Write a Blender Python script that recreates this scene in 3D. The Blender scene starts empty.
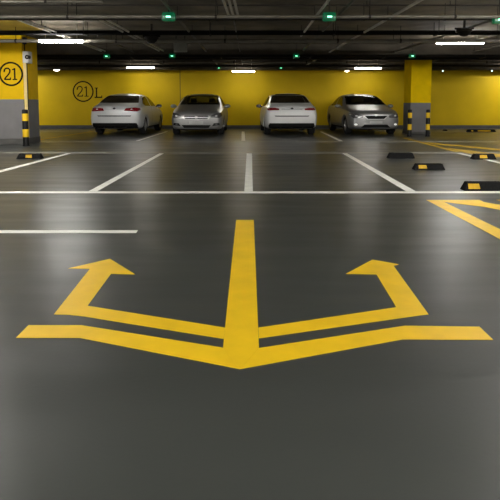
import bpy, bmesh, math, random
from mathutils import Vector, Matrix
from mathutils.bvhtree import BVHTree
random.seed(7)
S = bpy.context.scene
COL = S.collection
PI = math.pi

# ------------------------------------------------------------------ materials
def newmat(name):
    m = bpy.data.materials.new(name); m.use_nodes = True
    nt = m.node_tree
    b = nt.nodes.get('Principled BSDF')
    return m, nt, b

def mat(name, col, rough=.5, metal=0., coat=0., spec=.5, noise=0., nscale=8., bump=0., emit=None, estr=0.):
    m, nt, b = newmat(name)
    b.inputs['Base Color'].default_value = (*col, 1)
    b.inputs['Roughness'].default_value = rough
    b.inputs['Metallic'].default_value = metal
    b.inputs['Coat Weight'].default_value = coat
    b.inputs['Coat Roughness'].default_value = .2
    b.inputs['Specular IOR Level'].default_value = spec
    if emit:
        b.inputs['Emission Color'].default_value = (*emit, 1)
        b.inputs['Emission Strength'].default_value = estr
    if noise or bump:
        tc = nt.nodes.new('ShaderNodeTexCoord')
        n = nt.nodes.new('ShaderNodeTexNoise'); n.inputs['Scale'].default_value = nscale
        n.inputs['Detail'].default_value = 6
        nt.links.new(tc.outputs['Object'], n.inputs['Vector'])
        if noise:
            r = nt.nodes.new('ShaderNodeValToRGB')
            r.color_ramp.elements[0].position = .3; r.color_ramp.elements[1].position = .7
            r.color_ramp.elements[0].color = (*[c*(1-noise) for c in col], 1)
            r.color_ramp.elements[1].color = (*[min(1, c*(1+noise)) for c in col], 1)
            nt.links.new(n.outputs['Fac'], r.inputs['Fac'])
            nt.links.new(r.outputs['Color'], b.inputs['Base Color'])
        if bump:
            bp = nt.nodes.new('ShaderNodeBump'); bp.inputs['Strength'].default_value = bump
            bp.inputs['Distance'].default_value = .02
            nt.links.new(n.outputs['Fac'], bp.inputs['Height'])
            nt.links.new(bp.outputs['Normal'], b.inputs['Normal'])
    return m

def banded(name, stops, rough=.5, noise=.08, nscale=3., spec=.5):
    """colour bands by height (object z); stops = [(z_from, colour), ...]"""
    m, nt, b = newmat(name)
    tc = nt.nodes.new('ShaderNodeTexCoord'); sp = nt.nodes.new('ShaderNodeSeparateXYZ')
    nt.links.new(tc.outputs['Object'], sp.inputs[0])
    mr = nt.nodes.new('ShaderNodeMapRange'); mr.inputs['From Min'].default_value = 0; mr.inputs['From Max'].default_value = 4
    nt.links.new(sp.outputs['Z'], mr.inputs['Value'])
    r = nt.nodes.new('ShaderNodeValToRGB'); r.color_ramp.interpolation = 'CONSTANT'
    e = r.color_ramp.elements
    e[0].position = 0; e[0].color = (*stops[0][1], 1)
    e[1].position = stops[1][0]/4; e[1].color = (*stops[1][1], 1)
    for z, c in stops[2:]:
        k = e.new(z/4); k.color = (*c, 1)
    nt.links.new(mr.outputs[0], r.inputs['Fac'])
    n = nt.nodes.new('ShaderNodeTexNoise'); n.inputs['Scale'].default_value = nscale; n.inputs['Detail'].default_value = 5
    nt.links.new(tc.outputs['Object'], n.inputs['Vector'])
    mr2 = nt.nodes.new('ShaderNodeMapRange'); mr2.inputs['From Min'].default_value = .3; mr2.inputs['From Max'].default_value = .7
    mr2.inputs['To Min'].default_value = 1-noise; mr2.inputs['To Max'].default_value = 1+noise
    nt.links.new(n.outputs['Fac'], mr2.inputs['Value'])
    mx = nt.nodes.new('ShaderNodeVectorMath'); mx.operation = 'SCALE'
    nt.links.new(r.outputs['Color'], mx.inputs[0]); nt.links.new(mr2.outputs[0], mx.inputs['Scale'])
    nt.links.new(mx.outputs[0], b.inputs['Base Color'])
    b.inputs['Roughness'].default_value = rough
    b.inputs['Specular IOR Level'].default_value = spec
    return m

YEL = (.74, .47, .004); GREY = (.20, .195, .195); BLK = (.008, .008, .008)

def floor_mat():
    m, nt, b = newmat('sealed_concrete_floor')
    tc = nt.nodes.new('ShaderNodeTexCoord')
    n = nt.nodes.new('ShaderNodeTexNoise'); n.inputs['Scale'].default_value = .6; n.inputs['Detail'].default_value = 3
    mp = nt.nodes.new('ShaderNodeMapping'); mp.inputs['Scale'].default_value = (.7, 1.6, 1)
    nt.links.new(tc.outputs['Object'], mp.inputs['Vector']); nt.links.new(mp.outputs[0], n.inputs['Vector'])
    r = nt.nodes.new('ShaderNodeValToRGB')
    r.color_ramp.elements[0].position = .15; r.color_ramp.elements[0].color = (.042, .046, .042, 1)
    r.color_ramp.elements[1].position = .85; r.color_ramp.elements[1].color = (.060, .065, .060, 1)
    nt.links.new(n.outputs['Fac'], r.inputs['Fac']); nt.links.new(r.outputs['Color'], b.inputs['Base Color'])
    n2 = nt.nodes.new('ShaderNodeTexNoise'); n2.inputs['Scale'].default_value = .9; n2.inputs['Detail'].default_value = 3
    mp2 = nt.nodes.new('ShaderNodeMapping'); mp2.inputs['Scale'].default_value = (.8, 4.5, 1)
    nt.links.new(tc.outputs['Object'], mp2.inputs['Vector']); nt.links.new(mp2.outputs[0], n2.inputs['Vector'])
    mr = nt.nodes.new('ShaderNodeMapRange'); mr.inputs['From Min'].default_value = .3; mr.inputs['From Max'].default_value = .7
    mr.inputs['To Min'].default_value = .285; mr.inputs['To Max'].default_value = .385
    nt.links.new(n2.outputs['Fac'], mr.inputs['Value']); nt.links.new(mr.outputs[0], b.inputs['Roughness'])
    n3 = nt.nodes.new('ShaderNodeTexNoise'); n3.inputs['Scale'].default_value = 45; n3.inputs['Detail'].default_value = 3
    nt.links.new(tc.outputs['Object'], n3.inputs['Vector'])
    bp = nt.nodes.new('ShaderNodeBump'); bp.inputs['Strength'].default_value = .06; bp.inputs['Distance'].default_value = .004
    nt.links.new(n3.outputs['Fac'], bp.inputs['Height']); nt.links.new(bp.outputs['Normal'], b.inputs['Normal'])
    b.inputs['Specular IOR Level'].default_value = .5
    return m

M = dict(
    floor=floor_mat(),
    ceiling=mat('stained_concrete_ceiling', (.19, .16, .115), .85, noise=.5, nscale=1.2, bump=.1),
    beam=mat('dark_ceiling_beam', (.07, .06, .045), .8, spec=.15, noise=.3, nscale=2),
    wall=mat('yellow_wall_paint', (.70, .475, .004), .6, spec=.2, noise=.07, nscale=1.1, bump=.03),
    sidewall=mat('grey_wall_paint', (.22, .20, .17), .7, noise=.1, nscale=1.),
    base=mat('dark_grey_base_band', (.075, .073, .066), .6, noise=.15, nscale=3),
    pillar_l=banded('yellow_over_grey_paint_left', [(0, GREY), (1.21, YEL)], .7, spec=.12),
    pillar_r=banded('yellow_over_grey_paint_right', [(0, GREY), (1.11, (.82, .545, .005))], 1., spec=0.),
    ochre=mat('ochre_bounce_light_tint', (.42, .28, .02), .7, noise=.3, nscale=2),
    black=mat('black_sign_paint', (.008, .007, .005), .7, spec=.12, noise=.2, nscale=20),
    white_line=mat('white_line_paint', (.90, .90, .83), .55, noise=.08, nscale=6),
    shaded_yellow=mat('shaded_yellow_line_paint', (.52, .335, .008), .5, noise=.15, nscale=4),  # yellow paint dulled to carry the shade at the rear of the floor
    pale_line=mat('faded_line_paint', (.25, .248, .215), .5, noise=.2, nscale=4),
    yellow_line=mat('yellow_line_paint', (.90, .58, .010), .42, noise=.08, nscale=5),
    bollard=banded('black_and_yellow_bands', [(0, BLK), (.23, (.76, .49, .01)), (.425, BLK), (.645, (.76, .49, .01)), (.84, BLK)], .4, .05, 3., .2),
    rubber=mat('black_rubber', (.009, .009, .009), .8, spec=.12, noise=.3, nscale=30, bump=.1),
    patch=mat('yellow_reflective_patch', (.56, .34, .012), .5, spec=.2, noise=.1, nscale=20),
    steel=mat('galvanised_steel', (.72, .69, .62), .5, metal=.15, noise=.15, nscale=6),
    pipe_dark=mat('dark_painted_pipe', (.024, .021, .017), .6, spec=.12, noise=.2, nscale=5),
    pipe_grey=mat('dusty_grey_pipe', (.17, .155, .125), .5, metal=.2, noise=.2, nscale=5),
    tray_dark=mat('black_cable_tray', (.010, .009, .008), .9, spec=.03, noise=.2, nscale=5),
    cable=mat('black_cable', (.012, .011, .010), .7, spec=.1, noise=.1),
    boxwhite=mat('off_white_plastic', (.55, .55, .53), .4, noise=.05),
    plate_grey=mat('dull_grey_sheet', (.20, .20, .17), .6, noise=.15),
    housing=mat('lamp_housing_grey', (.30, .30, .29), .5, noise=.05),
    tube=mat('lit_tube_diffuser', (.9, .9, .9), .4, emit=(1., .975, .93), estr=80.),
    tube_fill=mat('lit_tube_diffuser_fill', (.9, .9, .9), .4, emit=(1., .975, .93), estr=138.),
    tube_far=mat('lit_tube_diffuser_far', (.9, .9, .9), .4, emit=(1., .96, .88), estr=34.),
    bulb=mat('lit_round_diffuser', (.9, .9, .9), .4, emit=(1., .94, .80), estr=7.),
    tinylamp=mat('lit_small_lens', (.8, .9, .8), .4, emit=(.75, 1., .8), estr=2.5),
    green_case=mat('dark_green_translucent_case', (.003, .05, .022), .25, emit=(.0, .35, .13), estr=.16),
    green_led=mat('lit_green_lens', (.3, .9, .5), .3, emit=(.22, 1., .50), estr=3.2),
    white_paint=mat('white_car_paint', (.82, .82, .81), .3, coat=.6, noise=.02),
    pearl_paint=mat('pale_grey_white_car_paint', (.70, .71, .71), .3, coat=.6, noise=.02),
    silver_paint=mat('silver_car_paint', (.30, .30, .29), .38, metal=.55, coat=.35, noise=.03),
    pewter_paint=mat('pewter_car_paint', (.26, .26, .255), .38, metal=.55, coat=.35, noise=.03),
    dark_in=mat('dark_car_interior', (.012, .012, .012), .8, noise=.1),
    seatcloth=mat('charcoal_seat_cloth', (.03, .03, .032), .9, noise=.2, nscale=30),
    tyre=mat('tyre_rubber', (.010, .010, .010), .75, noise=.2, nscale=20),
    alloy=mat('alloy_wheel', (.40, .40, .40), .3, metal=.8, noise=.05),
    chrome=mat('chrome', (.48, .48, .47), .3, metal=.5, noise=.02),
    mirror=mat('mirror_silver', (.16, .16, .17), .1, metal=.9, noise=.02),
    blackplastic=mat('black_plastic_trim', (.008, .008, .008), .7, spec=.12, noise=.1),
    redlens=mat('red_tail_lens', (.22, .006, .010), .15, coat=.6, noise=.1, nscale=15),
    clearlens=mat('clear_head_lens', (.13, .13, .13), .12, metal=.3, coat=.8, noise=.25, nscale=18),
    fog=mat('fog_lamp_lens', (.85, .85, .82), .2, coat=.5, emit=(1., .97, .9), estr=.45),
    numplate=mat('number_plate_sheet', (.42, .42, .40), .5, noise=.05),
    seam=mat('dark_panel_gap', (.05, .05, .05), .7, noise=.1),
)
def glass_mat(name, k):
    m, nt, b = newmat(name)
    nt.nodes.remove(b)
    out = nt.nodes['Material Output']
    t = nt.nodes.new('ShaderNodeBsdfTransparent'); t.inputs[0].default_value = (k, k*1.03, k*.95, 1)
    g = nt.nodes.new('ShaderNodeBsdfGlossy'); g.inputs['Roughness'].default_value = .04
    g.inputs[0].default_value = (.5, .5, .5, 1)
    lw = nt.nodes.new('ShaderNodeFresnel'); lw.inputs['IOR'].default_value = 1.5
    mx = nt.nodes.new('ShaderNodeMixShader'); g.inputs[0].default_value = (.25+k*.5,)*3 + (1,)
    nt.links.new(lw.outputs[0], mx.inputs[0]); nt.links.new(t.outputs[0], mx.inputs[1]); nt.links.new(g.outputs[0], mx.inputs[2])
    nt.links.new(mx.outputs[0], out.inputs['Surface'])
    return m
M['glass'] = glass_mat('tinted_car_glass', .38); M['darkglass'] = glass_mat('dark_tinted_car_glass', .10)

# ------------------------------------------------------------------ helpers
def obj(name, bm, m, parent=None, smooth=False, loc=None):
    me = bpy.data.meshes.new(name)
    bmesh.ops.recalc_face_normals(bm, faces=bm.faces)
    bm.to_mesh(me); bm.free()
    for k in (m if isinstance(m, (list, tuple)) else [m]): me.materials.append(k)
    if smooth:
        me.shade_smooth(); me.set_sharp_from_angle(angle=math.radians(40))
    o = bpy.data.objects.new(name, me); COL.objects.link(o)
    if parent: o.parent = parent
    if loc: o.location = loc
    return o

def thing(name, label, cat, loc=(0, 0, 0), rz=0., group=None):
    o = bpy.data.objects.new(name, None); COL.objects.link(o)
    o.location = loc; o.rotation_euler = (0, 0, rz); o.empty_display_size = .1
    o['label'] = label; o['category'] = cat
    if group: o['group'] = group
    return o
def tag(o, label, cat, group=None):
    o['label'] = label; o['category'] = cat
    if group: o['group'] = group
    return o
def struct(name, bm, m, parent=None, smooth=False):
    o = obj(name, bm, m, parent, smooth)
    if not parent: o['kind'] = 'structure'
    return o

def box(bm, x0, x1, y0, y1, z0, z1, bev=0.):
    b = bmesh.new()
    v = [b.verts.new(p) for p in ((x0,y0,z0),(x1,y0,z0),(x1,y1,z0),(x0,y1,z0),(x0,y0,z1),(x1,y0,z1),(x1,y1,z1),(x0,y1,z1))]
    for f in ((3,2,1,0),(4,5,6,7),(0,1,5,4),(1,2,6,5),(2,3,7,6),(3,0,4,7)): b.faces.new([v[i] for i in f])
    if bev: bmesh.ops.bevel(b, geom=b.edges[:], offset=bev, segments=2, affect='EDGES', profile=.5)
    merge(bm, b); return bm
def merge(bm, b, mx=None):
    if mx is not None: bmesh.ops.transform(b, matrix=mx, verts=b.verts)
    t = bpy.data.meshes.new('tmp'); b.to_mesh(t); b.free(); bm.from_mesh(t); bpy.data.meshes.remove(t)
def cyl(bm, p0, p1, r, r2=None, seg=14):
    p0 = Vector(p0); p1 = Vector(p1); d = p1-p0
    b = bmesh.new()
    bmesh.ops.create_cone(b, cap_ends=True, segments=seg, radius1=r, radius2=r if r2 is None else r2, depth=d.length)
    mx = Matrix.Translation((p0+p1)/2) @ d.to_track_quat('Z', 'Y').to_matrix().to_4x4()
    merge(bm, b, mx); return bm
def lathe(bm, prof, seg=24, mx=None):
    """prof = [(r, z), ...] turned about z; closed by caps when r = 0"""
    b = bmesh.new(); rings = []
    for r, z in prof:
        if r < 1e-6: rings.append([b.verts.new((0, 0, z))])
        else: rings.append([b.verts.new((r*math.cos(2*PI*i/seg), r*math.sin(2*PI*i/seg), z)) for i in range(seg)])
    for a, c in zip(rings, rings[1:]):
        for i in range(seg):
            j = (i+1) % seg
            q = [a[i % len(a)], a[j % len(a)], c[j % len(c)], c[i % len(c)]]
            u = []
            for k in q:
                if k not in u: u.append(k)
            if len(u) > 2: b.faces.new(u)
    merge(bm, b, mx); return bm
def prism(bm, pts, h0, h1, mx=None, bev=0.):
    """polygon in xy extruded from h0 to h1 along z"""
    b = bmesh.new()
    lo = [b.verts.new((x, y, h0)) for x, y in pts]; hi = [b.verts.new((x, y, h1)) for x, y in pts]
    n = len(pts)
    b.faces.new(lo[::-1]); b.faces.new(hi)
    for i in range(n): b.faces.new([lo[i], lo[(i+1) % n], hi[(i+1) % n], hi[i]])
    if bev: bmesh.ops.bevel(b, geom=b.edges[:], offset=bev, segments=2, affect='EDGES', profile=.5)
    merge(bm, b, mx); return bm
B = bmesh.new
def copy_tree(o, parent=None):
    c = o.copy(); COL.objects.link(c)
    if parent: c.parent = parent
    for ch in list(o.children): copy_tree(ch, c)
    return c

# ------------------------------------------------------------------ the setting
WY = 23.7; CZ = 2.95; X0, X1, Y0 = -15., 15., -7.
struct('floor', box(B(), X0, X1, Y0, WY+.2, -.2, 0), M['floor'])
struct('ceiling', box(B(), X0, X1, Y0, WY+.2, CZ, CZ+.25), M['ceiling'])
struct('wall_back', box(B(), X0, X1, WY, WY+.2, 0, CZ), M['wall'])
struct('wall_left', box(B(), X0-.2, X0, Y0, WY+.2, 0, CZ), M['sidewall'])
struct('wall_right', box(B(), X1, X1+.2, Y0, WY+.2, 0, CZ), M['sidewall'])
struct('wall_front', box(B(), X0, X1, Y0-.2, Y0, 0, CZ), M['sidewall'])
struct('baseboard_back', box(B(), X0, X1, WY-.02, WY, 0, .15), M['base'])
struct('trim_1', box(B(), -3.06, -3.03, WY-.012, WY, .15, CZ), mat('wall_joint', (.13, .085, .01), .7, noise=.1))
# downstand beams under the slab
struct('ceiling_beam', box(B(), X0, X1, WY-.75, WY-.001, 2.53, CZ-.001, .01), M['beam'])
struct('ceiling_beam', box(B(), X0, X1, 16.9, 17.35, 2.62, CZ-.001, .01), M['beam'])
struct('ceiling_bounce_glow', box(B(), -6.9, -4.98, 12.15, 14.5, 2.93, CZ-.001), M['ochre'])  # thin ochre slab imitating yellow light bounced off the left pillar

# ------------------------------------------------------------------ pillars
def pillar(x0, x1, y0, y1, m, top, label):
    t = thing('concrete_pillar', label, 'pillar', ((x0+x1)/2, (y0+y1)/2, 0))
    w, d = (x1-x0)/2, (y1-y0)/2
    obj('shaft', box(B(), -w, w, -d, d, 0, CZ-.002, .015), m, t)
    bm = B(); g = .012; h = .16
    box(bm, -w-g, w+g, -d-g, d+g, 0, h, .005)
    obj('base_band', bm, M['base'], t)
    return t
pillar(-6.95, -6.085, 14.587, 15.62, M['pillar_l'], 2.85, 'yellow and grey painted square pillar at left edge with circled number')
p2 = pillar(5.722, 6.445, 19.311, 20.2, M['pillar_r'], 2.75, 'yellow and grey painted square pillar right of the parked cars between striped posts')
for ch in p2.children:
    if ch.name.startswith('base_band'): ch.scale.z = .6

# ------------------------------------------------------------------ number signs (stroke lettering)
def ribbon(bm, pts, w, mx, depth=.006):
    P = [Vector(p) for p in pts]; L = []; R = []
    for i, p in enumerate(P):
        a = (p-P[i-1]).normalized() if i else None
        c = (P[i+1]-p).normalized() if i < len(P)-1 else None
        d = (a+c).normalized() if a and c else (a or c)
        n = Vector((-d.y, d.x)); s = w/2/max(.5, n.dot(Vector((-(a or c).y, (a or c).x))))
        L.append(p+n*s); R.append(p-n*s)
    b = bmesh.new()
    rows = []
    for l, r in zip(L, R):
        rows.append([b.verts.new((l.x, l.y, 0)), b.verts.new((r.x, r.y, 0)), b.verts.new((r.x, r.y, depth)), b.verts.new((l.x, l.y, depth))])
    for u, v in zip(rows, rows[1:]):
        for i in range(4): b.faces.new([u[i], u[(i+1) % 4], v[(i+1) % 4], v[i]])
    b.faces.new(rows[0]); b.faces.new(rows[-1][::-1])
    merge(bm, b, mx)
TWO = [(.03, .72), (.05, .86), (.14, .96), (.28, 1.), (.42, .96), (.51, .85), (.51, .70), (.44, .54), (.28, .35), (.12, .18), (.03, .05)]
def glyph(bm, g, x, z, h, w, mx):
    q = lambda pts: [(x+a*h, z+b*h) for a, b in pts]
    if g == '2':
        ribbon(bm, q(TWO), w, mx); ribbon(bm, q([(.0, .04), (.55, .04)]), w, mx); ribbon(bm, q([(.53, .0), (.54, .2)]), w*.8, mx)
        ribbon(bm, q([(.02, .66), (.02, .80)]), w, mx)
    if g == '1':
        ribbon(bm, q([(.30, .02), (.30, 1.)]), w*1.1, mx); ribbon(bm, q([(.10, .86), (.22, .90), (.30, .99)]), w*.8, mx); ribbon(bm, q([(.10, .03), (.50, .03)]), w*.8, mx)
    if g == 'L':
        ribbon(bm, q([(.22, .02), (.22, 1.)]), w*1.1, mx); ribbon(bm, q([(.06, .97), (.38, .97)]), w*.7, mx); ribbon(bm, q([(.02, .05), (.76, .05)]), w*1.1, mx)
        ribbon(bm, q([(.73, .02), (.74, .24)]), w*.7, mx)
def sign(label, loc, r, h, w, letter=False):
    t = thing('number_sign', label, 'sign', loc)
    mx = Matrix.Rotation(PI/2, 4, 'X')
    n = 64; b = B()
    ro, ri = r, r-w*1.05
    vs = [[b.verts.new((q*math.cos(2*PI*i/n), q*math.sin(2*PI*i/n), z)) for i in range(n)] for q, z in ((ri, 0), (ro, 0), (ro, .006), (ri, .006))]
    for k in range(4):
        for i in range(n): b.faces.new([vs[k][i], vs[k][(i+1) % n], vs[(k+1) % 4][(i+1) % n], vs[(k+1) % 4][i]])
    bmesh.ops.transform(b, matrix=mx, verts=b.verts)
    obj('ring', b, M['black'], t)
    for g, x in (('2', -.60*h), ('1', .02*h)):
        b = B(); glyph(b, g, x, -.5*h, h, w*.8, mx); obj('numeral', b, M['black'], t)
    if letter:
        b = B(); glyph(b, 'L', r+.03, -.63*h, h*1.0, w*.95, mx); obj('letter', b, M['black'], t)
    return t
sign('black circled number 21 painted on the left pillar', (-6.40, 14.586, 1.894), .325, .31, .046)
sign('black circled number 21 followed by letter L on the back wall', (-7.28, WY-.001, 1.622), .455, .44, .052, True)

# ------------------------------------------------------------------ floor paint
def paint(name, pts, m, parent=None, z=.0022, z0=.0004):
    return obj(name, prism(B(), pts, z0, z), m, parent)
t = thing('direction_arrow', 'large yellow anchor-shaped two-way arrow painted on the foreground floor', 'floor marking', (-.042, 2.19, 0))
def sh(pts): return [(x+.042, y-2.19) for x, y in pts]
paint('centre_stroke', sh([(-.133, 5.11), (.036, 5.11), (.041, 2.386), (-.042, 2.191), (-.124, 2.389)]), M['yellow_line'], t)
paint('turn_arrow', sh([(-1.233, 3.584), (-1.009, 3.809), (-.754, 3.456), (-.914, 3.466), (-.9, 2.904), (-.125, 2.611), (-.125, 2.484), (-.874, 2.756), (-.955, 2.777), (-1.042, 2.783), (-1.084, 3.573)]), M['yellow_line'], t)
paint('turn_arrow', sh([(.631, 3.466), (.878, 3.789), (1.037, 3.676), (.99, 3.641), (.949, 2.783), (.899, 2.77), (.042, 2.49), (.042, 2.611), (.805, 2.882), (.829, 3.456)]), M['yellow_line'], t)
paint('slanted_bar', sh([(-1.119, 2.495), (-1.119, 2.641), (-.851, 2.641), (-.125, 2.389), (-.043, 2.191), (-.813, 2.495)]), M['yellow_line'], t)
paint('slanted_bar', sh([(.042, 2.386), (.781, 2.635), (1.152, 2.623), (1.153, 2.473), (.725, 2.479), (-.041, 2.191)]), M['yellow_line'], t)
def line(label, pts, m='white_line', name='painted_line'):
    a, b_ = (.0024, .0036) if m == 'shaded_yellow' else (.0004, .0022)     # the yellow coat lies over the faded lines
    return tag(paint(name, pts, M[m], None, b_, a), label, 'floor marking')
R4 = lambda x0, x1, y0, y1: [(x0, y0), (x1, y0), (x1, y1), (x0, y1)]
line('long white line crossing the whole floor before the wheel stops', R4(X0+.5, X1-.5, 6.655, 6.79))
line('short white line with a slanted end at left above the arrow', [(-4.5, 4.575), (-.985, 4.59), (-.99, 4.685), (-4.5, 4.685)])
line('white bay divider left of centre ending at the long cross line', [(-2.055, 6.81), (-1.945, 6.81), (-1.925, 12.0), (-2.02, 12.0)])
line('white bay divider in the middle of the floor behind the arrow', [(-.072, 6.81), (.036, 6.81), (.040, 12.0), (-.075, 12.0)])
line('white bay divider right of centre ending at the long cross line', [(1.985, 6.81), (2.11, 6.81), (2.165, 12.0), (2.06, 12.0)])
line('oblique white line at left beside the small wheel stop', [(-4.20, 8.0), (-4.05, 8.0), (-3.99, 12.0), (-4.08, 12.0)])
line('thin white line at right beside the yellow-patched wheel stop', [(4.66, 8.0), (4.77, 8.0), (4.72, 12.0), (4.62, 12.0)])
line('faded pale cross line nearest behind the wheel stops', R4(X0+.5, X1-.5, 12.03, 12.3), 'pale_line')
line('faded pale cross line in front of the parked cars', R4(X0+.5, X1-.5, 15.55, 15.85), 'pale_line')
line('faded pale cross line running beneath the parked cars', R4(X0+.5, X1-.5, 21.3, 21.9), 'pale_line')
line('white line between the left white car and the first silver car', [(-3.40, 16.0), (-3.29, 16.0), (-3.23, 21.28), (-3.33, 21.28)])
line('white line between the first silver car and second white car', [(-.255, 16.0), (-.14, 16.0), (-.215, 21.28), (-.325, 21.28)])
line('white line between the second white car and last silver car', [(2.63, 15.9), (2.75, 15.9), (2.83, 21.28), (2.74, 21.28)])
line('yellow line on the floor between left pillar and left white car', [(-6.50, 15.9), (-6.36, 15.9), (-6.16, 21.25), (-6.28, 21.25)], 'shaded_yellow')
line('yellow line running forward from the right striped pillar posts', [(4.90, 17.4), (5.02, 17.4), (4.84, 12.32), (4.70, 12.32)], 'shaded_yellow')
line('thin slanting yellow stripe nearest the right pillar', [(5.016, 15.5), (5.11, 15.29), (7.2, 10.6), (6.95, 10.4), (4.98, 14.75)], 'shaded_yellow')
line('slanting yellow stripe behind the yellow-patched wheel stop at right', [(4.92, 13.55), (6.2, 9.55), (5.9, 9.0), (4.83, 12.0)], 'shaded_yellow')
hz = thing('hatched_marking', 'yellow chevron hatching at right edge below the long white line', 'floor marking', (2.04, 6.18, 0))
def sh2(pts): return [(x-2.04, y-6.18) for x, y in pts]
paint('edge_stripe', sh2([(2.042, 6.182), (2.203, 6.052), (2.245, 3.4), (2.07, 3.4)]), M['yellow_line'], hz)
paint('slant_stripe', sh2([(2.204, 6.053), (2.043, 6.183), (2.659, 6.185), (2.654, 6.052), (3.55, 4.55), (3.42, 4.28), (2.53, 5.76)]), M['yellow_line'], hz)
paint('slant_stripe', sh2([(2.851, 6.185), (3.4, 6.185), (3.9, 5.4), (3.75, 5.15), (2.9, 6.0)]), M['yellow_line'], hz)

# ------------------------------------------------------------------ wheel stops
def wheel_stop(cx, y, w, h, label, patches, d=.16):
    t = thing('wheel_stop', label, 'wheel stop', (cx, y, 0))
    b = bmesh.new(); hw = w/2; e = .045
    lo = [(-hw, 0), (hw, 0), (hw, d), (-hw, d)]; hi = [(-hw+e, .035), (hw-e, .035), (hw-e, d-.035), (-hw+e, d-.035)]
    v0 = [b.verts.new((x, q, 0)) for x, q in lo]; v1 = [b.verts.new((x, q, h)) for x, q in hi]
    b.faces.new(v0[::-1]); b.faces.new(v1)
    for i in range(4): b.faces.new([v0[i], v0[(i+1) % 4], v1[(i+1) % 4], v1[i]])
    bmesh.ops.bevel(b, geom=b.edges[:], offset=.008, segments=2, affect='EDGES', profile=.5)
    obj('rubber_body', b, M['rubber'], t)
    for px, pw in patches:
        b = bmesh.new()
        f = lambda z: .035*z/h - .004
        z0, z1 = .22*h, .80*h
        for k in (0, 1): pass
        q = [b.verts.new((px+a*pw/2+s, f(z)+o_, z)) for o_ in (0, .006) for a, z, s in ((-1, z0, 0), (1, z0, 0), (1, z1, -.012), (-1, z1, .0))]
        for fc in ((0, 1, 2, 3), (7, 6, 5, 4), (0, 4, 5, 1), (1, 5, 6, 2), (2, 6, 7, 3), (3, 7, 4, 0)): b.faces.new([q[i] for i in fc])
        obj('reflective_patch', b, M['patch'], t)
    for sx in (-1, 1):
        bm = B(); k = max(.05, hw-.11); cyl(bm, (sx*k, d/2, h-.004), (sx*k, d/2, h+.004), .018); obj('anchor_bolt', bm, M['cable'], t)
    return t
wheel_stop(-4.447, 10.79, .51, .105, 'black wheel stop with yellow patch beside the left pillar', [(0.0, .13)])
wheel_stop(3.075, 10.89, .55, .112, 'plain black wheel stop without a yellow patch, in front of last silver car', [])
wheel_stop(3.02, 9.0, .53, .101, 'black wheel stop with left-hand yellow patch, middle of three right of centre', [(-.115, .14)])
wheel_stop(4.675, 10.69, .48, .11, 'black wheel stop with central yellow patch lying across a thin white line', [(-.02, .15)])
wheel_stop(3.01, 6.83, .54, .112, 'largest nearest black wheel stop standing on the long white line', [(-.14, .15)])
wheel_stop(8.98, 20.9, 1.12, .10, 'long black wheel stop with yellow blocks far right by back wall', [(-.36, .08), (.1, .5)])
wheel_stop(7.86, 21.67, .19, .055, 'tiny dark wheel stop stub on floor near the back wall', [])

# ------------------------------------------------------------------ bollards
def bollard(x, y, h, r, label):
    t = thing('bollard', label, 'bollard', (x, y, 0))
    k = h/.94
    o = obj('post', lathe(B(), [(0, 0), (r, 0), (r, .93), (r*.93, .94), (0, .94)], 24), M['bollard'], t, True); o.scale.z = k
    obj('base_flange', lathe(B(), [(0, 0), (r*1.12, 0), (r*1.12, .012), (r, .02), (0, .02)], 24), M['rubber'], t, True)
    obj('cap', lathe(B(), [(r*.95, h-.002), (r*.9, h+.006), (r*.5, h+.014), (0, h+.016)], 24), M['rubber'], t, True)
    return t
bollard(-5.875, 14.13, .94, .078, 'black and yellow striped post before the left pillar')
bollard(5.375, 18.18, .888, .069, 'left black and yellow striped post at right pillar')
bollard(5.985, 18.18, .888, .069, 'right black and yellow striped post at right pillar')

# ------------------------------------------------------------------ box on the pillar
t = thing('electrical_box', 'white electrical box with black round socket high on left pillar side', 'electrical box', (-6.085, 14.7, 2.19))
obj('case', box(B(), .001, .16, -.10, .16, 0, .31, .012), M['boxwhite'], t)
bm = B(); cyl(bm, (.125, -.108, .155), (.125, .0, .155), .06, seg=24); obj('round_socket', bm, M['cable'], t, True)
bm = B(); cyl(bm, (.125, -.112, .155), (.125, -.107, .155), .025, seg=16); obj('socket_core', bm, M['plate_grey'], t, True)
bm = B(); box(bm, .001, .085, -.08, -.02, -2.02, .0, .006); obj('conduit', bm, mat('cream_trunking', (.74, .58, .25), .7, spec=.1, noise=.05), t)
bm = B(); cyl(bm, (.097, -.06, .0), (.097, -.06, -1.26), .012, seg=8); obj('cable', bm, M['cable'], t, True)
bm = B(); box(bm, 0.0, .09, -.09, .0, .50, .68, .008); cyl(bm, (.045, -.045, .30), (.045, -.045, .52), .014, seg=8); obj('bracket', bm, M['cable'], t)

# ------------------------------------------------------------------ lights
def tube_light(x, y, z, L, label, m='tube'):
    t = thing('ceiling_tube_light', label, 'ceiling light', (x, y, z), 0, None)
    obj('housing', box(B(), -L/2-.02, L/2+.02, -.045, .045, .034, .075, .01), M['housing'], t)
    bm = B(); box(bm, -L/2, L/2, -.045, .045, -.012, .036, .012); obj('diffuser', bm, M[m], t, True)
    for s in (-1, 1):
        bm = B(); cyl(bm, (s*L*.36, 0, .08), (s*L*.36, 0, CZ-z+.0), .006, seg=8); obj('hanger_rod', bm, M['steel'], t)
    return t
tube_light(-4.43, 12.85, 2.548, 1.03, 'white tube light hanging beside the left pillar')
tube_light(5.605, 14.6, 2.70, 1.24, 'white tube light hanging right of and before the right pillar')
tube_light(-4.54, 22.6, 2.57, 1.12, 'white tube light above the left white car', 'tube_far')
tube_light(-.27, 22.6, 2.405, .92, 'white tube light between the two middle cars', 'tube_far')
tube_light(4.89, 22.6, 2.545, 1.08, 'white tube light above the last silver car, left of right pillar', 'tube_far')
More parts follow.
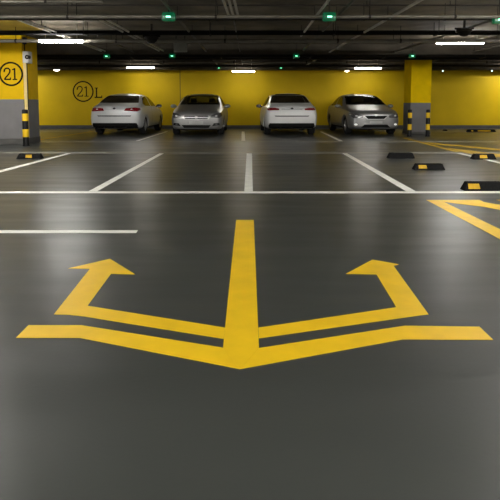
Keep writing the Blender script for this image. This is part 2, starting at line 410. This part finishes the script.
# unseen tube lights added around the aisle to brighten floor, pillars and cars
aisle = tube_light(-8.0, 7.4, 2.70, 1.2, 'added white tube light over the driving aisle outside the picture', 'tube_fill')
aisle['group'] = 'added tube lights outside the picture'
for x, y in [(-4.9, 7.4), (4.9, 7.4), (8., 7.4), (-3.9, 5.5), (4.1, 5.5), (-6.6, 8.8), (6.6, 8.8), (-6.9, 11.2), (7.0, 11.2)] + [(x, y) for y in (1.6, -1.2, -4.) for x in (-8., -4.8, -1.6, 1.6, 4.8, 8.) if y < 0 or abs(x) > 4] + [(11.3, 14.6), (-10.6, 14.0), (11.6, 22.4), (-10.4, 22.4)]:
    copy_tree(aisle).location = (x, y, 2.70)

def bay_lamp(x, y, z, label, s=1.):
    t = thing('ceiling_indicator_lamp', label, 'indicator lamp', (x, y, z))
    obj('case', box(B(), -.115*s, .115*s, -.06, .06, -.075*s, .075*s, .03*s), M['green_case'], t, True)
    obj('lens', box(B(), -.04*s, .04*s, -.068, -.058, -.02*s, .008*s, .004), M['green_led'], t)
    bm = B(); cyl(bm, (0, 0, .07*s), (0, 0, CZ-z), .009, seg=8); obj('stem', bm, M['pipe_dark'], t)
    return t
bay_lamp(-1.40, 9.47, 2.60, 'large green indicator lamp at left on the front ceiling pipe')
bay_lamp(1.365, 9.47, 2.60, 'large green indicator lamp right of centre on the front pipe')
bay_lamp(4.44, 9.80, 2.60, 'large green indicator lamp cut by the right edge of the photo')
bay_lamp(-2.39, 16.78, 2.56, 'green indicator lamp on the second row above first silver car', .8)
bay_lamp(1.421, 16.78, 2.56, 'green indicator lamp on the second row above second white car', .8)
bay_lamp(4.98, 16.78, 2.56, 'green indicator lamp in front of the right pillar top', .8)
bay_lamp(-4.40, 16.78, 2.55, 'green indicator lamp on the second row above left white car', .8)
bay_lamp(-1.27, 22.35, 2.55, 'tiny far green indicator lamp left of the middle tube light', .62)
bay_lamp(1.27, 22.35, 2.55, 'tiny far green indicator lamp right of the middle tube light', .62)

def round_lamp(x, y, z, r, label, m='bulb'):
    t = thing('ceiling_round_lamp', label, 'ceiling light', (x, y, z))
    obj('shade', lathe(B(), [(0, .06), (r*.6, .055), (r, .02), (r, 0), (r*.94, 0)], 24), M['housing'], t, True)
    obj('diffuser', lathe(B(), [(r*.94, 0.005), (r*.8, -.025), (r*.4, -.045), (0, -.05)], 24), M[m], t, True)
    bm = B(); cyl(bm, (0, 0, .05), (0, 0, CZ-z), .012, seg=8); obj('stem', bm, M['pipe_dark'], t)
    return t
round_lamp(-8.02, 22.6, 2.49, .13, 'small round glowing lamp near wall top right of left pillar')
round_lamp(4.05, 22.75, 2.46, .10, 'small round lamp just left of the last tube light')
round_lamp(8.05, 22.75, 2.47, .035, 'tiny round lamp at wall top nearest right of right pillar', 'tinylamp')
round_lamp(10.1, 22.75, 2.47, .035, 'tiny round lamp at wall top by the right edge', 'tinylamp')

def dome_cam(x, y, z, label):
    t = thing('dome_camera', label, 'camera', (x, y, z))
    obj('dome', lathe(B(), [(0, -.10), (.07, -.085), (.12, -.04), (.135, .01), (0, .012)], 24), M['cable'], t, True)
    obj('mount', lathe(B(), [(.15, .0), (.16, .015), (.16, .05), (.05, .08), (.025, .09), (.025, CZ-z), (0, CZ-z)], 24), M['pipe_dark'], t, True)
    bm = B(); cyl(bm, (-.2, 0, .07), (.2, 0, .07), .022, seg=10); obj('side_arm', bm, M['pipe_dark'], t, True)
    return t
dome_cam(-2.29, 12.75, 2.60, 'round black ceiling camera hanging over the left middle pipes')
dome_cam(4.54, 11.62, 2.62, 'round black ceiling camera above the right tube light')
t = thing('junction_panel', 'grey square sheet metal panel under ceiling above first silver car', 'panel', (-1.905, 15.0, 2.51))
obj('plate', box(B(), -.18, .18, -.02, .02, 0, .25, .006), M['plate_grey'], t)
for s in (-1, 1):
    bm = B(); cyl(bm, (s*.12, 0, .24), (s*.12, 0, CZ-2.51), .01, seg=8); obj('hanger', bm, M['pipe_dark'], t)

# ------------------------------------------------------------------ pipes, trays and conduits under the slab
def cross_pipe(label, y, z, r, m, x0=-14.6, x1=14.6, gaps=(-11, -8, -5.6, -3.2, -.6, 2.1, 3.6, 6.2, 8.8, 11.6)):
    t = thing('ceiling_pipe', label, 'pipe', (0, y, z))
    bm = B(); cyl(bm, (x0, 0, 0), (x1, 0, 0), r, seg=16); obj('tube', bm, M[m], t, True)
    for x in gaps:
        if x0 < x < x1:
            bm = B(); cyl(bm, (x, 0, r*.5), (x, 0, CZ-z), .007, seg=6)
            cyl(bm, (x-.02, 0, 0), (x+.02, 0, 0), r*1.18, seg=14); obj('hanger', bm, M['pipe_dark'], t)
    return t
def cross_tray(label, y, z, w, h, m, x0=-14.6, x1=14.6):
    t = thing('cable_tray', label, 'cable tray', (0, y, z))
    bm = B(); box(bm, x0, x1, -w/2, -w/2+.015, 0, h); box(bm, x0, x1, w/2-.015, w/2, 0, h); box(bm, x0, x1, -w/2, w/2, 0, .012)
    obj('channel', bm, M[m], t)
    bm = B()
    for k in range(4): cyl(bm, (x0, -w/2+.04+k*(w-.08)/3, .03), (x1, -w/2+.04+k*(w-.08)/3, .03), .018, seg=8)
    o = obj('cable_bundle', bm, M['cable'], t, True)
    for x in (-12, -9, -6.7, -3.7, -.9, 1.9, 4.2, 7.3, 10.4, 13.2):
        bm = B(); cyl(bm, (x, -w/2-.012, 0), (x, -w/2-.012, CZ-z), .008, seg=6); cyl(bm, (x, w/2+.012, 0), (x, w/2+.012, CZ-z), .008, seg=6)
        box(bm, x-.02, x+.02, -w/2-.02, w/2+.02, -.025, 0); obj('hanger', bm, M['pipe_dark'], t)
    return t
cross_pipe('frontmost grey ceiling pipe carrying two large green lamps', 9.65, 2.63, .030, 'pipe_grey')
cross_pipe('thin dark conduit tight under the slab at top of photo', 9.9, 2.87, .014, 'pipe_dark')
cross_pipe('thin conduit at extreme top left of photo', 8.62, 2.70, .018, 'pipe_grey', -14.6, -2.3)
cross_pipe('thin dark pipe just behind the frontmost grey pipe', 10.15, 2.66, .020, 'pipe_dark')
cross_tray('black cable tray spanning the ceiling before the middle grey pipe', 12.35, 2.66, .30, .07, 'tray_dark')
cross_pipe('middle grey ceiling pipe behind the round black cameras', 13.1, 2.60, .042, 'pipe_grey')
cross_pipe('thin dark pipe behind the middle grey pipe', 13.75, 2.66, .02, 'pipe_dark')
cross_tray('wide black cable tray under the beam with second green lamp row', 17.15, 2.545, .40, .075, 'tray_dark')
cross_pipe('dark pipe behind the second row of green lamps', 18.4, 2.60, .035, 'pipe_dark')
cross_pipe('grey pipe running across before the far tube lights', 20.3, 2.63, .035, 'pipe_grey')
cross_pipe('farthest dark pipe close to the yellow back wall', 21.9, 2.60, .045, 'pipe_dark')

def long_run(label, x, z, r, m, y0, y1, n=1, pitch=.07, name='ceiling_conduit', dx=0.):
    t = thing(name, label, 'pipe', (x, y0, z))
    for k in range(n):
        bm = B(); cyl(bm, ((k-(n-1)/2)*pitch, 0, 0), ((k-(n-1)/2)*pitch+dx, y1-y0, 0), r, seg=12)
        obj('tube', bm, M[m], t, True)
    q = 1.2
    while q < y1-y0:
        bm = B(); u = dx*q/(y1-y0); w = (n-1)*pitch/2+r+.01
        box(bm, u-w, u+w, q-.015, q+.015, r*.6, r+.012)
        cyl(bm, (u, q, r), (u, q, CZ-z), .006, seg=6); obj('hanger', bm, M['pipe_dark'], t)
        q += 2.6
    return t
long_run('pair of bright steel conduits over the left pillar light', -4.34, 2.69, .018, 'steel', 10.3, 16.6, 2, .12, dx=-.12)
long_run('pair of bright steel conduits left of the left round camera', -2.80, 2.70, .022, 'steel', 10.3, 16.6, 2, .13, dx=.10)
long_run('bundle of three steel conduits at top centre of photo', -.36, 2.70, .022, 'steel', 6.5, 10.1, 3, .085, dx=.06)
long_run('thin conduit running back from the top centre bundle', -.31, 2.70, .014, 'pipe_grey', 10.2, 22.8)
long_run('grey conduit running back above the left front green lamp', -1.36, 2.71, .026, 'pipe_grey', 6.5, 22.8)
long_run('steel conduit running back beside right front green lamp', 1.21, 2.70, .024, 'steel', 6.5, 13.0)
long_run('grey conduit running back just right of the right front green lamp', 1.62, 2.72, .026, 'pipe_grey', 6.5, 16.6)
long_run('long steel pipe running from top right back to the wall', 2.65, 2.69, .024, 'steel', 6.5, 22.8, dx=-.30)
long_run('long dark pipe running from right edge toward right pillar', 4.72, 2.70, .028, 'pipe_grey', 6.5, 18.0, dx=-.25)
long_run('short steel conduit at right edge beyond the right tube light', 5.76, 2.70, .022, 'steel', 11.5, 14.2, dx=-.08)
long_run('grey conduit over the left white car', -3.6, 2.70, .024, 'pipe_grey', 13.0, 22.8)
long_run('dark conduit at far left above the painted ochre ceiling glow', -5.6, 2.72, .030, 'pipe_dark', 7.0, 12.0)
long_run('grey conduit behind the right tube light', 6.9, 2.70, .022, 'pipe_grey', 13.0, 22.8)

# ------------------------------------------------------------------ cars
STN = [  # y, half width w, z bottom, z3, z4, (x5,z5), (x6,z6), (x7,z7), z8
 (-2.27, .60, .25, .42, .55, .54, .655, .40, .70, .20, .72, .725),
 (-2.19, .80, .20, .44, .63, .73, .745, .56, .80, .28, .82, .825),
 (-1.92, .870, .17, .47, .68, .80, .815, .65, .875, .32, .90, .905),
 (-1.45, .90, .17, .50, .73, .84, .875, .69, .940, .34, .965, .97),
 (-1.02, .905, .17, .52, .76, .86, .91, .74, .995, .36, 1.03, 1.04),
 (-.55, .91, .17, .52, .78, .865, .94, .71, 1.20, .34, 1.265, 1.28),
 (-.08, .91, .17, .52, .79, .865, .95, .665, 1.385, .34, 1.445, 1.455),
 (.42, .91, .17, .52, .80, .865, .96, .650, 1.415, .34, 1.48, 1.49),
 (.92, .91, .17, .52, .81, .865, .97, .640, 1.385, .34, 1.45, 1.46),
 (1.36, .91, .18, .53, .82, .86, .98, .655, 1.245, .34, 1.305, 1.315),
 (1.74, .90, .20, .54, .82, .835, .985, .665, 1.085, .34, 1.115, 1.125),
 (2.03, .87, .23, .54, .80, .80, .955, .67, 1.035, .34, 1.065, 1.07),
 (2.19, .81, .26, .52, .75, .74, .91, .60, .975, .31, 1.005, 1.01),
 (2.27, .66, .33, .50, .69, .60, .82, .47, .88, .23, .905, .91)]
AX_F, AX_R, WR = -1.38, 1.33, .325

def temp_obj(bm, name='tmp'):
    me = bpy.data.meshes.new(name); bmesh.ops.recalc_face_normals(bm, faces=bm.faces); bm.to_mesh(me); bm.free()
    o = bpy.data.objects.new(name, me); COL.objects.link(o); return o
def evaluated(o):
    bpy.context.view_layer.update()
    dg = bpy.context.evaluated_depsgraph_get()
    return bpy.data.meshes.new_from_object(o.evaluated_get(dg))

def build_body():
    b = bmesh.new(); rings = []
    for (y, w, zb, z3, z4, x5, z5, x6, z6, x7, z7, z8) in STN:
        half = [(w*.70, zb), (w*.955, zb+.06), (w, z3), (w*.985, z4), (x5, z5), (x6, z6), (x7, z7)]
        pts = [(0, zb)] + half + [(0, z8)] + [(-x, z) for x, z in half[::-1]]
        rings.append([b.verts.new((x, y, z)) for x, z in pts])
    n = len(rings[0])
    for r, q in zip(rings, rings[1:]):
        for i in range(n): b.faces.new([r[i], r[(i+1) % n], q[(i+1) % n], q[i]])
    b.faces.new(rings[0][::-1]); b.faces.new(rings[-1])
    # keep sill, belt and hood edges reasonably tight
    cr = b.edges.layers.float.new('crease_edge')
    for k, r in enumerate(rings[:-1]):
        q = rings[k+1]
        for i in (1, 2, n-1, n-2):
            e = b.edges.get((r[i], q[i]))
            if e: e[cr] = .35
        for i in (5, n-5):
            e = b.edges.get((r[i], q[i]))
            if e: e[cr] = .55
        for i in (6, n-6):
            e = b.edges.get((r[i], q[i]))
            if e: e[cr] = .35
    o = temp_obj(b); md = o.modifiers.new('s', 'SUBSURF'); md.levels = 2; md.render_levels = 2
    me = evaluated(o); bpy.data.objects.remove(o)
    ys = [v.co.y for v in me.vertices]; xs = [v.co.x for v in me.vertices]
    ky = 4.50/(max(ys)-min(ys)); kx = 1.87/(max(xs)-min(xs))
    for v in me.vertices: v.co.y *= ky; v.co.x *= kx
    return me
SMOOTH = build_body()
_b = bmesh.new(); _b.from_mesh(SMOOTH); BVH = BVHTree.FromBMesh(_b); _b.free()

WIND = [(-.735, 1.06), (.735, 1.06), (.71, 1.14), (.615, 1.375), (.56, 1.40), (-.56, 1.40), (-.615, 1.375), (-.71, 1.14)]
REAR = [(-.70, 1.125), (.70, 1.125), (.685, 1.17), (.605, 1.355), (.54, 1.39), (-.54, 1.39), (-.605, 1.355), (-.685, 1.17)]
SIDE_F = [(-.70, 1.00), (-.52, 1.10), (-.12, 1.325), (.16, 1.365), (.34, 1.37), (.36, 1.005)]
SIDE_R = [(.43, 1.005), (.41, 1.37), (.80, 1.345), (1.04, 1.27), (1.34, 1.10), (1.30, 1.035), (1.20, 1.015)]
def shrink(p, k=.93):
    cx = sum(a for a, _ in p)/len(p); cy = sum(a for _, a in p)/len(p)
    return [(cx+(x-cx)*k, cy+(y-cy)*k) for x, y in p]
def pr_front(p, y0, y1):   # (x,z) polygon extruded along y
    b = bmesh.new(); prism(b, p, -y1, -y0); bmesh.ops.transform(b, matrix=Matrix.Rotation(PI/2, 4, 'X'), verts=b.verts); return b
def pr_side(p, x0, x1):    # (y,z) polygon extruded along x
    b = bmesh.new(); prism(b, p, x0, x1)
    bmesh.ops.transform(b, matrix=Matrix(((0, 0, 1, 0), (1, 0, 0, 0), (0, 1, 0, 0), (0, 0, 0, 1))), verts=b.verts); return b
def build_shell():
    cut = []
    for y in (AX_F, AX_R):
        for s in (-1, 1):
            b = bmesh.new(); cyl(b, (s*.58, y, WR), (s*1.2, y, WR), .375, seg=40); cut.append(b)
    cut.append(pr_front(shrink(WIND), -1.25, .1))
    cut.append(pr_front(shrink(REAR), .2, 2.2))
    for p in (SIDE_F, SIDE_R):
        for s in (-1, 1): cut.append(pr_side(shrink(p, .92), *sorted((s*.45, s*1.2))))
    b = bmesh.new(); b2 = pr_side([(-.82, .45), (-.88, 1.0), (-.14, 1.375), (.42, 1.415), (.9, 1.375), (1.45, 1.08), (1.30, .55)], -.64, .64)
    cut.append(b2); b.free()
    o = bpy.data.objects.new('tmpb', SMOOTH.copy()); COL.objects.link(o)
    cs = []
    for k, b in enumerate(cut):
        c = temp_obj(b); cs.append(c)
        md = o.modifiers.new('b%d' % k, 'BOOLEAN'); md.operation = 'DIFFERENCE'; md.object = c; md.solver = 'EXACT'
    me = evaluated(o)
    for c in cs: bpy.data.objects.remove(c)
    bpy.data.objects.remove(o)
    for p in me.polygons:
        loc, nor, idx, d = BVH.find_nearest(p.center)
        p.material_index = 1 if d > .006 else 0
    me.shade_smooth(); me.set_sharp_from_angle(angle=math.radians(35))
    me.name = 'body_shell'
    return me
SHELL = build_shell()
DIRS = dict(front=(Vector((0, -5, 0)), Vector((0, 1, 0))), rear=(Vector((0, 5, 0)), Vector((0, -1, 0))),
            right=(Vector((5, 0, 0)), Vector((-1, 0, 0))), left=(Vector((-5, 0, 0)), Vector((1, 0, 0))))
def decal_mesh(poly, view, off=.006, maxlen=.06):
    """a thin panel whose outline is poly seen from one side, draped on the body"""
    b = bmesh.new()
    f = b.faces.new([b.verts.new((x, z, 0)) for x, z in poly])
    bmesh.ops.triangulate(b, faces=[f])
    for _ in range(7):
        es = [e for e in b.edges if e.calc_length() > maxlen]
        if not es: break
        bmesh.ops.subdivide_edges(b, edges=es, cuts=1)
        bmesh.ops.triangulate(b, faces=b.faces[:])
    base, d = DIRS[view]
    for v in b.verts:
        u, z = v.co.x, v.co.y
        o = base + (Vector((u, 0, z)) if view in ('front', 'rear') else Vector((0, u, z)))
        hit, nor, i, dist = BVH.ray_cast(o, d)
        if hit is None:
            q = o.copy()
            if view in ('front', 'rear'): q.y = -2.0 if view == 'front' else 2.0
            else: q.x = .85 if view == 'right' else -.85
            hit, nor, i, dist = BVH.find_nearest(q)
        if nor.dot(d) > 0: nor = -nor
        v.co = hit + nor*off
    return b
def mir(p): return [(-x, z) for x, z in p][::-1]
CACHE = {}
def decal(name, poly, view, m, parent, off=.006, maxlen=.06):
    key = (tuple(poly), view, off, m)
    if key not in CACHE:
        o = obj(name, decal_mesh(poly, view, off, maxlen), M[m], parent, True); CACHE[key] = o.data; return o
    o = bpy.data.objects.new(name, CACHE[key]); COL.objects.link(o); o.parent = parent; return o
def ell(cx, cz, rx, rz, n=16): return [(cx+rx*math.cos(2*PI*i/n), cz+rz*math.sin(2*PI*i/n)) for i in range(n)]

def wheel_meshes():
    b = bmesh.new(); w = .105
    rx = Matrix.Rotation(PI/2, 4, 'Y')
    lathe(b, [(.205, -w*.85), (.225, -w), (.30, -w), (.322, -w*.75), (.325, 0), (.322, w*.75), (.30, w), (.225, w), (.205, w*.85), (.205, -w*.85)], 40, rx)
    o = obj('wheel', b, M['tyre'], None, True)
    b = bmesh.new()
    lathe(b, [(.205, .05), (.212, .088), (.198, .094), (.188, .07), (.17, .03), (.10, .02), (0, .02)], 36, rx)
    for k in range(5):
        c = bmesh.new(); a = 2*PI*k/5
        prism(c, [(-.035, .03), (.035, .03), (.026, .195), (-.026, .195)], .02, .072, None, .006)
        merge(b, c, rx @ Matrix.Rotation(a, 4, 'Z'))
    lathe(b, [(.055, .03), (.055, .085), (.04, .095), (0, .096)], 20, rx)
    r = obj('rim', b, M['alloy'], o, True)
    return o, r
WHEEL = wheel_meshes()
W_ME, R_ME = WHEEL[0].data, WHEEL[1].data
for o in WHEEL[::-1]: bpy.data.objects.remove(o)
def link(name, me, parent, loc=(0, 0, 0), rz=0.):
    o = bpy.data.objects.new(name, me); COL.objects.link(o); o.parent = parent; o.location = loc; o.rotation_euler.z = rz; return o

def car(label, loc, rz, paint, style):
    t = thing('sedan_car', label, 'car', loc, rz)
    me = SHELL.copy(); me.materials.clear(); me.materials.append(M[paint]); me.materials.append(M['dark_in'])
    body = link('body', me, t)
    for y in (AX_F, AX_R):
        for s in (-1, 1):
            w = link('wheel', W_ME, t, (s*.785, y, WR), 0 if s > 0 else PI); link('rim', R_ME, w)
    # glazing
    gl = 'glass' if style == 'B' else 'darkglass'
    decal('windscreen', WIND, 'front', gl, t, .003)
    decal('rear_window', REAR, 'rear', gl, t, .003)
    for v in ('left', 'right'):
        decal('side_window', SIDE_F, v, 'darkglass', t, .003); decal('side_window', SIDE_R, v, 'darkglass', t, .003)
        for y in (.18, 1.10): decal('door_handle', [(y-.10, .855), (y+.08, .86), (y+.08, .885), (y-.10, .88)], v, 'chrome' if style in 'AC' else paint, t, .02)
        for y in (.385,): decal('door_gap', [(y-.006, .30), (y+.006, .30), (y+.004, .98), (y-.008, .98)], v, 'seam', t, .003)
        decal('sill_trim', [(-.98, .20), (.92, .20), (.92, .27), (-.98, .27)], v, 'blackplastic', t, .006)
    # mirrors
    for s in (-1, 1):
        b = B(); c = bmesh.new(); bmesh.ops.create_uvsphere(c, u_segments=16, v_segments=10, radius=1)
        for v in c.verts:
            if v.co.y > .35: v.co.y = .35
        merge(b, c, Matrix.Translation((s*1.0, -.62, 1.005)) @ Matrix.Diagonal((.115, .075, .07, 1)))
        cyl(b, (s*.80, -.62, .965), (s*.95, -.62, .985), .022, seg=8)
        m_ = obj('side_mirror', b, M['blackplastic'] if style in 'AC' else M[paint], t, True)
        b = B(); lathe(b, [(0, 0), (.85, 0), (1, .02), (0, .03)], 20, Matrix.Translation((s*1.0, -.592, 1.005)) @ Matrix.Diagonal((.10, 1, .06, 1)) @ Matrix.Rotation(-PI/2, 4, 'X') @ Matrix.Diagonal((.95, .95, .1, 1)))
        obj('mirror_glass', b, M['mirror'], m_, True)
    # interior
    for s in (-1, 1):
        b = B(); box(b, s*.36-.24, s*.36+.24, -.25, .28, .47, .62, .05)
        c = bmesh.new(); box(c, -.24, .24, -.07, .07, 0, .58, .05); merge(b, c, Matrix.Translation((s*.36, .30, .56)) @ Matrix.Rotation(-.25, 4, 'X'))
        se = obj('seat', b, M['seatcloth'], t, True)
        b = B(); box(b, s*.36-.12, s*.36+.12, .40, .50, 1.14, 1.30, .04); obj('headrest', b, M['seatcloth'], se, True)
    b = B(); box(b, -.57, .57, .70, 1.05, .50, .66, .05); box(b, -.57, .57, 1.02, 1.20, .58, 1.02, .05); obj('rear_bench', b, M['seatcloth'], t, True)
    b = B(); box(b, -.58, .58, -.80, -.48, .60, .985, .05); obj('dashboard', b, M['dark_in'], t, True)
    b = B(); mx = Matrix.Translation((-.36, -.36, .93)) @ Matrix.Rotation(1.15, 4, 'X')
    c = bmesh.new(); n, k = 24, 8
    vs = [[c.verts.new(((.18+.014*math.cos(2*PI*j/k))*math.cos(2*PI*i/n), (.18+.014*math.cos(2*PI*j/k))*math.sin(2*PI*i/n), .014*math.sin(2*PI*j/k))) for j in range(k)] for i in range(n)]
    for i in range(n):
        for j in range(k): c.faces.new([vs[i][j], vs[(i+1) % n][j], vs[(i+1) % n][(j+1) % k], vs[i][(j+1) % k]])
    merge(b, c, mx); c = bmesh.new(); box(c, -.17, .17, -.02, .02, -.01, .01); box(c, -.05, .05, -.05, .05, -.02, .02, .01); merge(b, c, mx)
    obj('steering_wheel', b, M['dark_in'], t, True)
    # front end
    HL = dict(B=[(.50, .625), (.78, .605), (.86, .68), (.85, .775), (.68, .76), (.50, .69)],
              D=[(.46, .61), (.76, .595), (.86, .68), (.85, .775), (.62, .745), (.46, .685)])
    st = 'D' if style in 'CD' else 'B'
    for q, nm in ((HL[st], 1), (mir(HL[st]), -1)):
        h = decal('headlight', q, 'front', 'clearlens', t, .006)
        cx = nm*.68
        decal('lamp_bulb', ell(cx, .678, .04, .026), 'front', 'chrome', h, .012)
    if st == 'B':
        g = decal('grille', [(-.42, .56), (.42, .56), (.47, .625), (.44, .705), (-.44, .705), (-.47, .625)], 'front', 'chrome', t, .006)
        decal('grille_mesh', [(-.37, .572), (.37, .572), (.42, .612), (-.42, .612)], 'front', 'blackplastic', g, .011)
        decal('grille_mesh', [(-.43, .645), (.43, .645), (.40, .69), (-.40, .69)], 'front', 'blackplastic', g, .011)
        decal('badge', ell(0, .63, .065, .035), 'front', 'chrome', g, .02)
        decal('lower_grille', [(-.42, .27), (.42, .27), (.50, .37), (-.50, .37)], 'front', 'blackplastic', t, .006)
        decal('number_plate', [(-.24, .41), (.24, .41), (.24, .50), (-.24, .50)], 'front', 'numplate', t, .014)
        for s in (1, -1):
            q = [(.54, .33), (.80, .36), (.78, .44), (.60, .43)]
            f = decal('fog_recess', q if s > 0 else mir(q), 'front', 'blackplastic', t, .006)
            decal('fog_lamp', ell(s*.68, .39, .04, .026), 'front', 'clearlens', f, .012)
    else:
        g = decal('grille', [(-.30, .55), (.30, .55), (.44, .68), (.42, .71), (-.42, .71), (-.44, .68)], 'front', 'chrome', t, .006)
        decal('grille_mesh', [(-.28, .568), (.28, .568), (.415, .685), (-.415, .685)], 'front', 'blackplastic', g, .012)
        decal('badge', ell(0, .695, .05, .03), 'front', 'chrome', g, .02)
        decal('lower_grille', [(-.52, .265), (.52, .265), (.40, .375), (-.40, .375)], 'front', 'blackplastic', t, .006)
        decal('number_plate', [(-.22, .415), (.22, .415), (.22, .495), (-.22, .495)], 'front', 'numplate', t, .014)
        for s in (1, -1):
            q = [(.56, .325), (.80, .34), (.78, .43), (.62, .42)]
            f = decal('fog_recess', q if s > 0 else mir(q), 'front', paint, t, .006)
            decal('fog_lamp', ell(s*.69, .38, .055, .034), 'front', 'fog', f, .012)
    decal('bumper_lip', [(-.70, .20), (.70, .20), (.70, .235), (-.70, .235)], 'front', 'blackplastic', t, .006)
    # rear end
    if style == 'A': TL = [(.34, .85), (.78, .825), (.86, .87), (.84, .945), (.70, .965), (.40, .94)]
    elif style == 'C': TL = [(.44, .875), (.80, .865), (.83, .90), (.81, .95), (.60, .955), (.44, .93)]
    else: TL = [(.50, .80), (.80, .78), (.83, .86), (.80, .93), (.60, .94), (.50, .90)]
    for s in (1, -1):
        h = decal('tail_light', TL if s > 0 else mir(TL), 'rear', 'redlens', t, .006)
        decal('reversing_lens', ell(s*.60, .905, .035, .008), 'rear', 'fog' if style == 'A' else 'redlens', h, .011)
    decal('trunk_gap', [(-.56, .655), (.56, .655), (.60, .69), (.585, .69), (.55, .665), (-.55, .665), (-.585, .69), (-.60, .69)], 'rear', 'seam', t, .006)
    decal('chrome_strip', [(-.36, .90), (.36, .90), (.36, .912), (-.36, .912)], 'rear', 'chrome' if style == 'A' else 'seam', t, .008)
    decal('badge', ell(0, .925, .05, .032), 'rear', 'seam', t, .014)
    decal('rear_diffuser', [(-.76, .255), (.76, .255), (.80, .33), (.76, .43), (-.76, .43), (-.80, .33)], 'rear', 'blackplastic', t, .006)
    if style == 'C':
        decal('roof_spoiler', [(-.50, 1.395), (.50, 1.395), (.44, 1.435), (-.44, 1.435)], 'rear', 'blackplastic', t, .012)
    return t
car('pale white sedan parked nose-in beneath the wall number at left', (-4.63, 20.95, 0), PI-.03, 'pearl_paint', 'A')
car('silver sedan facing out with wide chrome-framed grille, second from left', (-1.84, 20.75, 0), 0., 'silver_paint', 'B')
car('white sedan parked nose-in right of centre showing red tail lights', (1.37, 20.75, 0), PI+.03, 'white_paint', 'C')
car('silver sedan facing out beside the right pillar, bright fog lamps', (4.25, 20.95, 0), .05, 'pewter_paint', 'D')
bpy.data.meshes.remove(SMOOTH)

# ------------------------------------------------------------------ world, camera
w = bpy.data.worlds.new('world'); S.world = w; w.use_nodes = True
w.node_tree.nodes['Background'].inputs[0].default_value = (.02, .02, .02, 1)
w.node_tree.nodes['Background'].inputs[1].default_value = 1.
cd = bpy.data.cameras.new('camera'); cam = bpy.data.objects.new('camera', cd); COL.objects.link(cam)
cd.sensor_width = 36; cd.lens = 36*540/500; cd.shift_y = -.1995; cd.clip_end = 200
cam.location = (0, 0, 1.12); cam.rotation_euler = (math.radians(85), 0, 0)
S.camera = cam
S.view_settings.view_transform = 'Standard'; S.view_settings.look = 'None'; S.view_settings.exposure = .18
